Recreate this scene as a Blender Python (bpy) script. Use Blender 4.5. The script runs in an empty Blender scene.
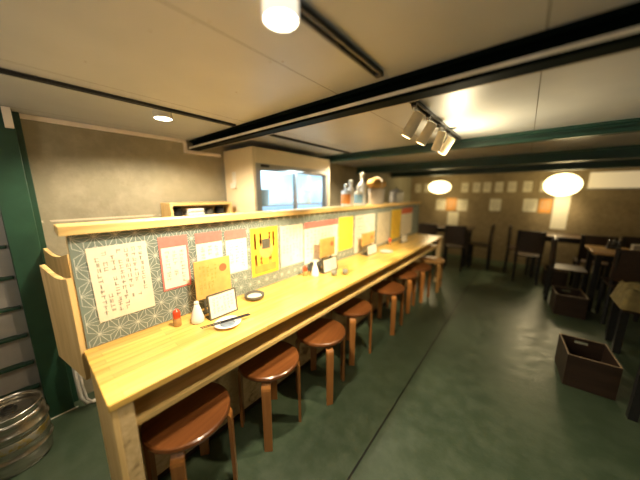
import bpy, bmesh, math, random
from mathutils import Vector, Matrix
random.seed(7)
PI = math.pi
SC = bpy.context.scene
COL = SC.collection

# ------------------------------------------------------------------ objects
def thing(name, label, cat, loc=(0, 0, 0), rotz=0.0, group=None):
    o = bpy.data.objects.new(name, None)
    o.empty_display_size = .05
    COL.objects.link(o)
    o.location = loc
    o.rotation_euler = (0, 0, rotz)
    tag(o, label, cat, group)
    return o

def tag(o, label=None, cat=None, group=None, kind=None):
    if label: o['label'] = label
    if cat: o['category'] = cat
    if group: o['group'] = group
    if kind: o['kind'] = kind
    return o

def obj(name, bm, mats, parent=None, loc=None, smooth=False, bevel=0.0, label=None, auto=None):
    me = bpy.data.meshes.new(name)
    bmesh.ops.recalc_face_normals(bm, faces=bm.faces[:])
    bm.to_mesh(me)
    bm.free()
    if not isinstance(mats, (list, tuple)): mats = [mats]
    for m in mats: me.materials.append(m)
    if smooth:
        for p in me.polygons: p.use_smooth = True
    o = bpy.data.objects.new(name, me)
    COL.objects.link(o)
    if parent: o.parent = parent
    if loc: o.location = loc
    if bevel:
        b = o.modifiers.new('bevel', 'BEVEL')
        b.width = bevel; b.segments = 2; b.limit_method = 'ANGLE'; b.angle_limit = math.radians(40)
    if label: o['label'] = label
    return o

def dup(root, loc, rotz, label=None, group=None):
    r = root.copy(); COL.objects.link(r)
    r.location = loc; r.rotation_euler = (0, 0, rotz)
    if label: r['label'] = label
    if group: r['group'] = group
    for ch in list(root.children):
        c = ch.copy(); COL.objects.link(c); c.parent = r
        for g in list(ch.children):
            d = g.copy(); COL.objects.link(d); d.parent = c
    return r

# ------------------------------------------------------------------ shapes
def B(): return bmesh.new()

def box(bm, a, b, mi=0, M=None):
    x0, y0, z0 = a; x1, y1, z1 = b
    vs = [bm.verts.new(p) for p in ((x0,y0,z0),(x1,y0,z0),(x1,y1,z0),(x0,y1,z0),(x0,y0,z1),(x1,y0,z1),(x1,y1,z1),(x0,y1,z1))]
    if M is not None:
        for v in vs: v.co = M @ v.co
    for f in ((3,2,1,0),(4,5,6,7),(0,1,5,4),(1,2,6,5),(2,3,7,6),(3,0,4,7)):
        bm.faces.new([vs[i] for i in f]).material_index = mi
    return bm

def bx(a, b, mi=0): return box(B(), a, b, mi)

def lathe(bm, prof, n=32, c=(0, 0), mi=0, sx=1, sy=1):
    rings = []
    for r, z in prof:
        if r < 1e-6:
            rings.append([bm.verts.new((c[0], c[1], z))])
        else:
            rings.append([bm.verts.new((c[0] + sx*r*math.cos(2*PI*i/n), c[1] + sy*r*math.sin(2*PI*i/n), z)) for i in range(n)])
    for a, b in zip(rings, rings[1:]):
        if len(a) == 1 and len(b) == 1: continue
        for i in range(n):
            j = (i+1) % n
            if len(a) == 1: f = bm.faces.new((a[0], b[j], b[i]))
            elif len(b) == 1: f = bm.faces.new((a[i], a[j], b[0]))
            else: f = bm.faces.new((a[i], a[j], b[j], b[i]))
            f.material_index = mi
    return bm

def tube(bm, pts, r, n=10, mi=0, cap=True):
    pts = [Vector(p) for p in pts]
    rings = []
    up = None
    for i, p in enumerate(pts):
        t = (pts[min(i+1, len(pts)-1)] - pts[max(i-1, 0)]).normalized()
        if up is None:
            up = Vector((0, 0, 1)) if abs(t.z) < .9 else Vector((1, 0, 0))
        u = t.cross(up).normalized(); v = u.cross(t).normalized(); up = v
        rr = r[i] if isinstance(r, (list, tuple)) else r
        rings.append([bm.verts.new(p + rr*(math.cos(2*PI*k/n)*u + math.sin(2*PI*k/n)*v)) for k in range(n)])
    for a, b in zip(rings, rings[1:]):
        for k in range(n):
            bm.faces.new((a[k], a[(k+1) % n], b[(k+1) % n], b[k])).material_index = mi
    if cap:
        bm.faces.new(rings[0][::-1]).material_index = mi
        bm.faces.new(rings[-1]).material_index = mi
    return bm

def quad(bm, ps, mi=0):
    f = bm.faces.new([bm.verts.new(p) for p in ps]); f.material_index = mi
    return f

def prism(bm, poly, axis, a, b, mi=0):
    """poly of 2-D points, extruded along axis from a to b"""
    def P(p, t):
        if axis == 'x': return (t, p[0], p[1])
        if axis == 'y': return (p[0], t, p[1])
        return (p[0], p[1], t)
    v0 = [bm.verts.new(P(p, a)) for p in poly]; v1 = [bm.verts.new(P(p, b)) for p in poly]
    n = len(poly)
    bm.faces.new(v0[::-1]).material_index = mi
    bm.faces.new(v1).material_index = mi
    for i in range(n):
        bm.faces.new((v0[i], v0[(i+1) % n], v1[(i+1) % n], v1[i])).material_index = mi
    return bm

# ------------------------------------------------------------------ materials
class NT:
    def __init__(s, name):
        s.m = bpy.data.materials.new(name); s.m.use_nodes = True
        s.t = s.m.node_tree; s.n = s.t.nodes; s.l = s.t.links
        s.p = s.n['Principled BSDF']
    def new(s, typ, **kw):
        n = s.n.new(typ)
        for k, v in kw.items():
            if k in n.inputs.keys(): n.inputs[k].default_value = v
            else: setattr(n, k, v)
        return n
    def link(s, a, b): s.l.new(a, b)
    def coord(s, scale=(1, 1, 1), rot=(0, 0, 0), which='Object'):
        c = s.new('ShaderNodeTexCoord'); m = s.new('ShaderNodeMapping')
        m.inputs['Scale'].default_value = scale; m.inputs['Rotation'].default_value = rot
        s.link(c.outputs[which], m.inputs['Vector']); return m.outputs['Vector']
    def noise(s, vec, scale, detail=4, rough=.55, dist=0):
        n = s.new('ShaderNodeTexNoise'); n.inputs['Scale'].default_value = scale
        n.inputs['Detail'].default_value = detail; n.inputs['Roughness'].default_value = rough
        n.inputs['Distortion'].default_value = dist
        s.link(vec, n.inputs['Vector']); return n.outputs['Fac']
    def ramp(s, fac, stops):
        r = s.new('ShaderNodeValToRGB'); e = r.color_ramp.elements
        while len(e) < len(stops): e.new(.5)
        for i, (p, c) in enumerate(stops):
            e[i].position = p; e[i].color = (*c, 1) if len(c) == 3 else c
        s.link(fac, r.inputs['Fac']); return r.outputs['Color']
    def mix(s, fac, a, b, mode='MIX'):
        m = s.new('ShaderNodeMix', data_type='RGBA', blend_type=mode)
        for sock, v in ((m.inputs[0], fac), (m.inputs[6], a), (m.inputs[7], b)):
            if isinstance(v, (int, float)): sock.default_value = v
            elif isinstance(v, tuple): sock.default_value = (*v, 1) if len(v) == 3 else v
            else: s.link(v, sock)
        return m.outputs[2]
    def math(s, op, a, b=None):
        m = s.new('ShaderNodeMath', operation=op)
        for sock, v in ((m.inputs[0], a), (m.inputs[1], b)):
            if v is None: continue
            if isinstance(v, (int, float)): sock.default_value = v
            else: s.link(v, sock)
        return m.outputs[0]
    def bump(s, h, strength=.3, dist=.01):
        b = s.new('ShaderNodeBump'); b.inputs['Strength'].default_value = strength; b.inputs['Distance'].default_value = dist
        s.link(h, b.inputs['Height']); s.link(b.outputs['Normal'], s.p.inputs['Normal'])
    def col(s, c):
        if isinstance(c, tuple): s.p.inputs['Base Color'].default_value = (*c, 1)
        else: s.link(c, s.p.inputs['Base Color'])
    def set(s, rough=.5, metal=0, spec=.5, coat=0):
        s.p.inputs['Roughness'].default_value = rough; s.p.inputs['Metallic'].default_value = metal
        s.p.inputs['Specular IOR Level'].default_value = spec; s.p.inputs['Coat Weight'].default_value = coat
        s.p.inputs['Coat Roughness'].default_value = .15
        return s.m

def plain(name, c, rough=.5, metal=0, var=.12, scale=20, spec=.5, coat=0):
    s = NT(name)
    f = s.noise(s.coord(), scale, 3)
    d = tuple(max(0, v*(1-var)) for v in c); u = tuple(min(1, v*(1+var)) for v in c)
    s.col(s.ramp(f, [(.3, d), (.7, u)]))
    return s.set(rough, metal, spec, coat)

def glow(name, c, strength, base=(.9, .9, .85)):
    s = NT(name); s.col(base)
    s.p.inputs['Emission Color'].default_value = (*c, 1); s.p.inputs['Emission Strength'].default_value = strength
    return s.set(.6)

def wood(name, dark, mid, light, axis='y', grain=14, rough=.35, coat=.0, staves=None):
    s = NT(name)
    st = {'y': (grain, 1.2, grain), 'x': (1.2, grain, grain), 'z': (grain, grain, 1.2)}[axis]
    v = s.coord(st)
    f = s.noise(v, 1.6, 6, .6, .6)
    c = s.ramp(f, [(.25, dark), (.5, mid), (.75, light)])
    if staves:
        rot = (0, 0, PI/2) if axis == 'y' else (0, 0, 0)
        b = s.new('ShaderNodeTexBrick'); b.inputs['Scale'].default_value = 1
        b.inputs['Brick Width'].default_value = staves[0]; b.inputs['Row Height'].default_value = staves[1]
        b.inputs['Mortar Size'].default_value = .0008
        b.inputs['Color1'].default_value = (.75, .75, .75, 1); b.inputs['Color2'].default_value = (1.12, 1.08, 1.02, 1)
        b.inputs['Mortar'].default_value = (.55, .5, .45, 1); b.offset = .37
        s.link(s.coord((1, 1, 1), rot), b.inputs['Vector'])
        c = s.mix(1.0, c, b.outputs['Color'], 'MULTIPLY')
    s.col(c)
    s.bump(f, .08, .004)
    return s.set(rough, 0, .4, coat)

M = {}
M['counter'] = wood('pine counter', (.60, .34, .07), (.78, .50, .12), (.86, .60, .19), 'y', 22, .28, .25, (.42, .038))
M['pine'] = wood('pine board', (.58, .36, .12), (.76, .52, .20), (.84, .62, .28), 'y', 18, .45)
M['pine_z'] = wood('plywood upright', (.56, .36, .13), (.72, .49, .20), (.80, .58, .27), 'z', 16, .5)
M['stool'] = wood('stool birch stained', (.10, .032, .010), (.155, .052, .014), (.21, .078, .021), 'y', 20, .28, .35)
M['stool_leg'] = wood('stool leg stained', (.24, .085, .02), (.36, .14, .034), (.46, .20, .055), 'z', 20, .28, .4)
M['stool_tan'] = wood('stool tan', (.36, .17, .05), (.48, .25, .08), (.55, .31, .11), 'z', 20, .35, .2)
M['darkwood'] = wood('dark walnut', (.02, .011, .006), (.035, .019, .010), (.05, .028, .015), 'y', 18, .4, .1)
M['crate'] = wood('crate board', (.016, .009, .005), (.025, .014, .008), (.034, .019, .011), 'x', 12, .5)
M['crate_edge'] = plain('crate raw edge', (.24, .17, .10), .7)
M['tabletop'] = wood('table oak', (.30, .17, .07), (.42, .25, .10), (.50, .31, .14), 'x', 16, .25, .3)

s = NT('weathered chipboard')
v = s.coord()
f = s.noise(v, 9, 8, .7, 1.2); g = s.noise(s.coord((30, 30, 60)), 1.0, 3)
c = s.ramp(f, [(.36, (.24, .13, .05)), (.43, (.62, .43, .19)), (.6, (.78, .58, .30)), (.8, (.84, .68, .40))])
s.col(s.mix(.25, c, s.ramp(g, [(.3, (.35, .22, .1)), (.7, (.8, .64, .38))]))); s.bump(f, .3, .006)
M['chip'] = s.set(.6)

# floor: painted green concrete with one saw-cut joint
s = NT('green floor paint')
v = s.coord()
f1 = s.noise(v, 1.3, 5, .6); f2 = s.noise(v, 9, 6, .65); f3 = s.noise(v, 60, 3)
c = s.ramp(f1, [(.3, (.031, .053, .029)), (.7, (.050, .074, .041))])
c = s.mix(s.ramp(f2, [(.42, (0, 0, 0)), (.75, (.55, .55, .55))]), c, (.085, .112, .072))
sep = s.new('ShaderNodeSeparateXYZ'); s.link(v, sep.inputs[0])
line = s.math('LESS_THAN', s.math('ABSOLUTE', s.math('ADD', sep.outputs[0], .605)), .006)
c = s.mix(line, c, (.006, .008, .006))
s.col(c)
r = s.ramp(f2, [(.3, (.30, .30, .30)), (.8, (.55, .55, .55))]); s.link(r, s.p.inputs['Roughness'])
h = s.math('SUBTRACT', s.math('ADD', s.math('MULTIPLY', f3, .25), f2), s.math('MULTIPLY', line, 3))
s.bump(h, .22, .008)
s.p.inputs['Specular IOR Level'].default_value = .55
M['floor'] = s.m

# bare concrete wall
s = NT('bare concrete')
v = s.coord()
f1 = s.noise(v, 1.1, 5, .6); f2 = s.noise(v, 7, 8, .7); f3 = s.noise(v, 45, 4)
c = s.ramp(f1, [(.3, (.21, .185, .12)), (.7, (.35, .315, .21))])
c = s.mix(s.ramp(f2, [(.45, (0, 0, 0)), (.8, (.6, .6, .6))]), c, (.42, .36, .26))
sep = s.new('ShaderNodeSeparateXYZ'); s.link(v, sep.inputs[0])
seam = s.math('LESS_THAN', s.math('ABSOLUTE', s.math('SUBTRACT', sep.outputs[2], 1.44)), .007)
c = s.mix(s.math('MULTIPLY', seam, s.math('GREATER_THAN', f2, .42)), c, (.58, .50, .36))
s.col(c); s.bump(s.math('ADD', f2, s.math('MULTIPLY', f3, .4)), .35, .01)
M['concrete'] = s.set(.8)
s = NT('far concrete block')
v = s.coord()
f1 = s.noise(v, 2.2, 6, .65); f2 = s.noise(v, 14, 6, .7)
s.col(s.mix(.4, s.ramp(f1, [(.3, (.20, .145, .075)), (.7, (.32, .24, .13))]), s.ramp(f2, [(.3, (.13, .09, .05)), (.7, (.38, .29, .17))])))
s.bump(f2, .4, .01)
M['farwall'] = s.set(.75)

# ceiling: painted sheet panels with fine seams
s = NT('ceiling panels')
v = s.coord()
f1 = s.noise(v, 1.5, 4); f2 = s.noise(v, 120, 2)
c = s.ramp(f1, [(.3, (.39, .40, .40)), (.7, (.48, .49, .485))])
sep = s.new('ShaderNodeSeparateXYZ'); s.link(v, sep.inputs[0])
w = s.math('WRAP', s.math('ADD', sep.outputs[0], .83), .41); w.node.inputs[2].default_value = -.41
line = s.math('LESS_THAN', s.math('ABSOLUTE', w), .0022)
c = s.mix(line, c, (.09, .075, .055))
s.col(c); s.bump(s.math('SUBTRACT', s.math('MULTIPLY', f2, .3), s.math('MULTIPLY', line, 2)), .12, .004)
M['ceiling'] = s.set(.42, 0, .6)

M['green'] = plain('dark green steel paint', (.017, .060, .032), .42, 0, .2, 6)
M['beamgreen'] = plain('beam green black paint', (.002, .005, .004), .6, 0, .2, 6, .03)
M['flangelip'] = plain('rear lip bright line', (.45, .40, .30), .5, 0, .1, 5)  # added lip, pale so the rear edge draws a thin bright line
M['flangeglint'] = plain('painted flange highlight', (.80, .78, .70), .4, 0, .2, 5)  # glossy highlight along the flange, put into the colour
M['teal'] = plain('beam teal paint', (.014, .055, .040), .35, 0, .2, 6, .6)
M['black'] = plain('black metal', (.012, .012, .012), .35, 0, .2, 30)
M['trackin'] = plain('track inner', (.10, .10, .10), .25, .8)
M['chrome'] = plain('bright channel', (.62, .58, .50), .22, .9)
M['steel'] = plain('keg steel', (.50, .46, .38), .26, .95, .18, 14)
M['steel_dark'] = plain('keg valve steel', (.10, .095, .08), .35, .7)
s = NT('worn yellow band')
f = s.noise(s.coord(), 22, 5, .7)
s.col(s.ramp(f, [(.46, (.46, .42, .34)), (.56, (.46, .33, .08))]))
M['keglabel'] = s.set(.35, .6)
M['slatgrey'] = plain('weathered grey sheet', (.50, .46, .40), .6, .1, .15, 5)
M['cream'] = plain('cream enamel', (.78, .66, .44), .45, 0, .05, 3)
M['creamtrim'] = plain('cream cable duct', (.88, .78, .66), .5, 0, .06, 8)
M['white'] = plain('white plastic', (.80, .76, .66), .4, 0, .05, 10)
M['porcelain'] = plain('white glazed ceramic', (.78, .77, .72), .15, 0, .04, 10)
M['plateblue'] = plain('blue grey glaze', (.18, .24, .32), .15, 0, .2, 30)
M['chop'] = plain('dark lacquer', (.025, .025, .03), .25, 0, .2, 30)
M['ash'] = plain('smoky grey bowl', (.10, .10, .09), .15, .1, .3, 12)
M['paper'] = plain('cream paper', (.78, .70, .52), .8, 0, .06, 12)
M['paper2'] = plain('white menu paper', (.82, .76, .62), .8, 0, .05, 12)
M['paperold'] = plain('yellowed paper', (.62, .54, .36), .8, 0, .1, 12)
M['pink'] = plain('pink header print', (.74, .19, .15), .8, 0, .1, 20)
M['yellow'] = plain('yellow poster print', (.80, .52, .04), .7, 0, .1, 8)
M['brightyellow'] = plain('bright yellow slip', (.90, .68, .05), .7, 0, .06, 8)
M['orange'] = plain('orange print', (.72, .30, .05), .75, 0, .15, 14)
M['kraft'] = plain('amber board', (.66, .37, .10), .7, 0, .16, 10)
M['redprint'] = plain('red print', (.60, .12, .04), .7, 0, .1, 20)
M['ink'] = plain('grey brown ink', (.42, .37, .28), .8, 0, .2, 30)
M['inkdark'] = plain('dark ink', (.10, .09, .06), .8, 0, .2, 30)
M['redcap'] = plain('red plastic cap', (.75, .06, .015), .35, 0, .1, 20)
M['amberglass'] = plain('amber seasoning', (.42, .24, .08), .2, 0, .2, 30)
M['bluelabel'] = plain('pale blue label', (.25, .45, .62), .5, 0, .1, 20)
M['orangelabel'] = plain('orange label', (.80, .28, .05), .5, 0, .1, 20)
M['greypot'] = plain('brushed grey pot', (.32, .31, .29), .35, .6, .15, 20)
M['khaki'] = plain('khaki cloth', (.19, .15, .055), .9, 0, .25, 14)
M['greyseat'] = plain('grey seat', (.09, .075, .06), .6, 0, .15, 20)
M['paleitem'] = plain('pale grey plastic', (.34, .29, .23), .5, 0, .1, 20)
M['towel'] = plain('white towel', (.8, .78, .72), .9, 0, .05, 20)
M['cable'] = plain('white hose', (.62, .58, .50), .45, 0, .05, 20)
M['winframe'] = plain('grey aluminium', (.42, .40, .36), .4, .5, .06, 10)
M['tilegreen'] = plain('grey green print', (.175, .215, .175), .6, 0, .10, 9)
M['tileline'] = plain('pale line print', (.66, .66, .55), .6, 0, .05, 9)
M['stainless'] = plain('stainless worktop', (.4, .39, .36), .3, .9)

M['lampglow'] = glow('lamp diffuser', (1, .90, .70), 22)
M['opal'] = glow('opal lamp body', (1, .88, .66), .75, (.8, .76, .66))
M['lamp2glow'] = glow('small lamp diffuser', (1, .90, .68), 16)
M['spotglow'] = glow('spot diffuser', (1, .86, .55), 14)
M['lantern'] = glow('paper lantern', (1, .80, .38), 4.2, (.9, .8, .6))
M['coolback'] = glow('glowing chiller lining', (.42, .72, 1.0), .72, (.8, .86, .9))  # lining glows itself, in place of light from the cabinet lamp
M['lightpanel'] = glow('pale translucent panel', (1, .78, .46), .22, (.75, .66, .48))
s = NT('clear glass')
tr = s.new('ShaderNodeBsdfTransparent'); gl = s.new('ShaderNodeBsdfGlossy'); gl.inputs['Roughness'].default_value = .05
mx = s.new('ShaderNodeMixShader'); mx.inputs[0].default_value = .10
tr.inputs['Color'].default_value = (.90, .96, 1, 1)
s.link(tr.outputs[0], mx.inputs[1]); s.link(gl.outputs[0], mx.inputs[2])
s.link(mx.outputs[0], s.n['Material Output'].inputs['Surface'])
M['glass'] = s.m

# ------------------------------------------------------------------ constants
XW, XR, YN, YF, ZC = -2.62, 3.4, -2.2, 7.4, 2.15
CT, CF, PX = .864, -1.094, -1.608           # counter top height, its front edge, partition face

# ------------------------------------------------------------------ setting
def struct(name, bm, m, **k):
    o = obj(name, bm, m, **k); o['kind'] = 'structure'; return o
struct('floor', bx((XW-.1, YN-.1, -.1), (XR+.1, YF+.1, 0)), M['floor'])
ceil = struct('ceiling', bx((XW-.1, YN-.1, ZC), (XR+.1, YF+.1, ZC+.1)), M['ceiling'])
struct('wall_left', bx((XW-.1, -.06, 0), (XW, YF, ZC)), M['concrete'])
struct('wall_far', bx((XW, YF, 0), (XR, YF+.1, ZC)), M['farwall'])
struct('wall_right', bx((XR, YN, 0), (XR+.1, YF+.1, ZC)), M['farwall'])
struct('wall_near', bx((XW, YN-.1, 0), (XR, YN, ZC)), M['farwall'])
for x in (-.85, -.81):
    for y in (.12, .42, .72, 1.02):
        obj('screw', lathe(B(), [(0, ZC-.0025), (.004, ZC-.002), (.006, ZC+.001)], 10, (x, y+(.03 if x > -.83 else 0))), M['winframe'], ceil)
for x, y in ((-1.42, .25), (-1.22, .8), (-1.0, .35)):
    obj('screw', lathe(B(), [(0, ZC-.0025), (.004, ZC-.002), (.006, ZC+.001)], 10, (x, y)), M['winframe'], ceil)

# slatted grey door with green cross bars beside the column
d = struct('door_1', bx((XW-.1, YN, 0), (XW-.02, -.06, ZC)), M['slatgrey'])
for i, z in enumerate((.09, .25, .445, .655, .865, 1.08, 1.29, 1.50, 1.71, 1.92)):
    obj('cross_bar', bx((XW-.02, YN, z-.009), (-2.585, -.09, z+.009)), M['green'], d, bevel=.003)
obj('door_frame', bx((XW-.02, -.135, 0), (XW-.004, -.06, ZC)), M['winframe'], d)

# cream cable duct along the top of the concrete wall
t1 = B()
box(t1, (XW, .06, ZC-.032), (XW+.022, 1.12, ZC-.002))
box(t1, (XW, 1.095, ZC-.10), (XW+.022, 1.125, ZC-.03))
box(t1, (XW, 1.095, ZC-.125), (XW+.022, 1.47, ZC-.097))
struct('trim_1', t1, M['creamtrim'], bevel=.003)
t2 = B(); box(t2, (-2.505, .015, ZC-.12), (-2.47, .052, ZC-.002))
struct('trim_2', t2, M['creamtrim'], bevel=.003)

# ------------------------------------------------------------------ column and beams
c = thing('steel_column', 'dark green painted steel column at the left wall beside the keg', 'column', (-2.54, -.01, 0))
obj('flange', bx((.0, -.065, 0), (.032, .066, ZC)), M['green'], c, bevel=.003)
obj('web', bx((-.045, -.012, 0), (0, .012, ZC)), M['green'], c)
obj('flange', bx((-.075, -.07, 0), (-.045, .096, ZC)), M['green'], c, bevel=.003)
obj('sealant_bead', bx((.032, -.065, 0), (.038, .085, .006)), M['white'], c, label='pale sealant line at the foot')

def beam(y, h, lab, m, w=.07, t=.028, edge=None, lip=None):
    o = thing('ceiling_beam', lab, 'beam', (0, y, ZC), 0, 'steel beams across the ceiling')
    x0, x1 = XW, XR
    obj('web', bx((x0, w*.38, -h+t), (x1, w*.62, 0)), m, o)
    obj('lower_flange', bx((x0, 0, -h), (x1, w, -h+t)), m, o, bevel=.004)
    obj('edge_strip', bx((x0, -.004, -h+t-.015), (x1, 0, -h+t)), edge or m, o, label='front edge of the flange, painted highlight on the nearest beam')
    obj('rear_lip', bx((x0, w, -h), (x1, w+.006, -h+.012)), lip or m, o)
    obj('upper_flange', bx((x0, 0, -.02), (x1, w, 0)), m, o)
    return o
beam(1.155, .092, 'black green steel beam crossing the ceiling nearest the camera, behind the round lamp', M['beamgreen'], .085, .028, M['flangeglint'], M['flangelip'])
beam(2.80, .085, 'second steel beam from the camera, dark green, just past the spotlights', M['teal'], .07)
beam(4.30, .13, 'third steel beam from the camera, deep dark green, over the dining area', M['teal'], .10)
beam(5.95, .12, 'fourth steel beam from the camera, dark green, nearest the far wall', M['teal'], .10)

# ------------------------------------------------------------------ ceiling tracks and lamps
def track(x, y0, y1, lab, w=.034, h=.02):
    o = thing('lighting_track', lab, 'lighting track', (x, y0, ZC), 0, 'ceiling tracks')
    L = y1-y0
    obj('rail', bx((-w/2, 0, -h), (-w/2+.008, L, 0)), M['black'], o)
    obj('rail', bx((w/2-.008, 0, -h), (w/2, L, 0)), M['black'], o)
    obj('channel', bx((-w/2+.008, 0, -h*.45), (w/2-.008, L, 0)), M['trackin'], o)
    obj('conductor', bx((-w/2+.008, 0, -h*.62), (-w/2+.012, L, -h*.45)), M['chrome'], o)
    obj('end_cap', bx((-w/2, L, -h-.001), (w/2, L+.03, 0)), M['black'], o, bevel=.003)
    return o
track(-.55, -1.2, 1.05, 'black lighting track carrying the round white ceiling lamp')
track(-.545, 1.30, 2.70, 'black lighting track carrying the white spotlights past the first beam')
track(-1.765, -2.0, 1.10, 'long black track on the ceiling above the kitchen, left of the first beam', .03, .016)
track(-1.79, 1.30, 2.75, 'black track on the ceiling above the glass fridge', .03, .016)

l = thing('ceiling_lamp', 'white cylindrical lamp glowing on the track near the top of the photo', 'lamp', (-.548, .505, ZC-.02), 0)
R = .046
obj('lamp_body', lathe(B(), [(0, 0), (R-.006, 0), (R, -.006), (R, -.050), (R-.004, -.054), (R-.006, -.050), (R-.006, -.046), (0, -.046)], 40), M['opal'], l, smooth=False)
obj('diffuser', lathe(B(), [(R-.0062, -.0475), (R*.6, -.051), (0, -.053)], 40), M['lampglow'], l, smooth=True)
l = thing('ceiling_lamp', 'small round lamp glowing on the ceiling over the bare concrete wall', 'lamp', (-1.87, .675, ZC), 0)
obj('lamp_body', lathe(B(), [(0, 0), (.055, 0), (.055, -.035), (.050, -.04), (.050, -.034), (0, -.034)], 36), M['white'], l)
obj('diffuser', lathe(B(), [(.0498, -.036), (.03, -.041), (0, -.043)], 36), M['lamp2glow'], l, smooth=True)
l = thing('ceiling_lamp', 'small round lamp glowing on the ceiling beyond the glass fridge', 'lamp', (-1.84, 2.92, ZC), 0)
obj('lamp_body', lathe(B(), [(0, 0), (.055, 0), (.055, -.04), (.050, -.045), (.050, -.039), (0, -.039)], 36), M['white'], l)
obj('diffuser', lathe(B(), [(.0498, -.041), (.03, -.046), (0, -.048)], 36), M['lamp2glow'], l, smooth=True)

def spot_head(y, lab, tilt, yaw):
    o = thing('spotlight', lab, 'spotlight', (-.545, y, ZC-.02), yaw, 'spotlights on the track')
    obj('adapter', bx((-.014, -.035, -.018), (.014, .035, 0)), M['black'], o, bevel=.003)
    obj('stem', tube(B(), [(0, 0, -.018), (0, 0, -.065)], .006), M['white'], o)
    bm = lathe(B(), [(0, .062), (.026, .062), (.031, .055), (.034, -.070), (.029, -.075), (.028, -.060), (0, -.060)], 28)
    Mx = Matrix.Translation((0, 0, -.105)) @ Matrix.Rotation(tilt, 4, 'Y')
    bmesh.ops.transform(bm, matrix=Mx, verts=bm.verts)
    obj('lamp_body', bm, M['cream'], o, smooth=False)
    bm = lathe(B(), [(.0275, -.062), (0, -.064)], 24)
    bmesh.ops.transform(bm, matrix=Mx, verts=bm.verts)
    obj('bulb', bm, M['spotglow'], o)
    return o
spot_head(1.50, 'white spotlight hanging nearest the first beam, first of the row on the track', .50, .25)
spot_head(1.76, 'white spotlight in the middle of the row on the track', .50, .25)
spot_head(2.06, 'white spotlight glowing strongly, third on the track', .35, -.4)
spot_head(2.30, 'white spotlight at the far end of the track row', .55, .2)

# ------------------------------------------------------------------ bar counter
k = thing('bar_counter', 'long pale pine bar counter along the partition with the stools tucked under it', 'counter', (0, 0, 0))
Y0, Y1 = .103, 4.93
top = obj('counter_top', bx((PX, Y0, CT-.030), (CF, Y1, CT)), M['counter'], k, bevel=.003)
obj('end_post', bx((-1.55, .108, 0), (-1.100, .128, CT-.030)), M['pine_z'], k, bevel=.002)
obj('end_post', bx((-1.165, .128, 0), (-1.102, .178, CT-.030)), M['chip'], k, bevel=.002)
obj('end_post', bx((-1.165, 4.80, 0), (-1.102, 4.90, CT-.030)), M['chip'], k, bevel=.002)
obj('bag_shelf', bx((-1.455, .178, .690), (-1.125, 4.80, .714)), M['pine'], k, bevel=.002)
obj('front_panel', bx((-1.475, .128, 0), (-1.455, 4.90, CT-.030)), M['chip'], k)
obj('kick_board', bx((-1.455, .178, 0), (-1.449, 4.80, .03)), M['darkwood'], k)

# partition with a hemp-leaf line pattern
p = thing('partition', 'grey green partition behind the counter printed with pale star lines', 'partition', (0, 0, 0))
pz0, pz1, py0, py1 = 0, 1.447, .119, 5.06
obj('backing_board', bx((-1.66, py0, pz0), (PX-.004, py1, pz1)), M['pine_z'], p)
bm = B()
quad(bm, [(PX-.002, py0, CT+.001), (PX-.002, py1, CT+.001), (PX-.002, py1, pz1), (PX-.002, py0, pz1)])
a = .083; hh = a*math.sqrt(3)/2; lw = .0021
def seg(p0, p1):
    (y0, z0), (y1, z1) = p0, p1
    lo, hi = CT+.002, pz1-.001
    if z0 > z1: y0, z0, y1, z1 = y1, z1, y0, z0
    if z1 <= lo or z0 >= hi: return
    def cl(zc): return y0 + (y1-y0)*(zc-z0)/(z1-z0)
    if z0 < lo: y0, z0 = cl(lo), lo
    if z1 > hi: y1, z1 = cl(hi), hi
    if min(y0, y1) < py0+.001 or max(y0, y1) > py1-.001: return
    dy, dz = y1-y0, z1-z0; L = math.hypot(dy, dz)
    if L < 1e-5: return
    ny, nz = -dz/L*lw/2, dy/L*lw/2
    x = PX-.0008
    quad(bm, [(x, y0+ny, z0+nz), (x, y0-ny, z0-nz), (x, y1-ny, z1-nz), (x, y1+ny, z1+nz)], 1)
rows = int(.6/hh)+2; cols = int((py1-py0)/a)+2
for r in range(rows):
    for q in range(-1, cols):
        ox = py0 + q*a + (r % 2)*a/2 + .01; oz = CT + r*hh - .012
        A, Bp = (ox, oz), (ox+a, oz); Cp = (ox+a/2, oz+hh); D = (ox-a/2, oz+hh)
        g1 = (ox+a/2, oz+hh/3); g2 = (ox, oz+2*hh/3)
        for s0, s1 in ((A, Bp), (A, Cp), (A, D), (g1, A), (g1, Bp), (g1, Cp), (g2, A), (g2, Cp), (g2, D)): seg(s0, s1)
obj('printed_facing', bm, [M['tilegreen'], M['tileline']], p)
obj('top_ledge', bx((-1.725, .092, 1.448), (-1.562, 5.02, 1.490)), M['pine'], p, bevel=.003)

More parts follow.
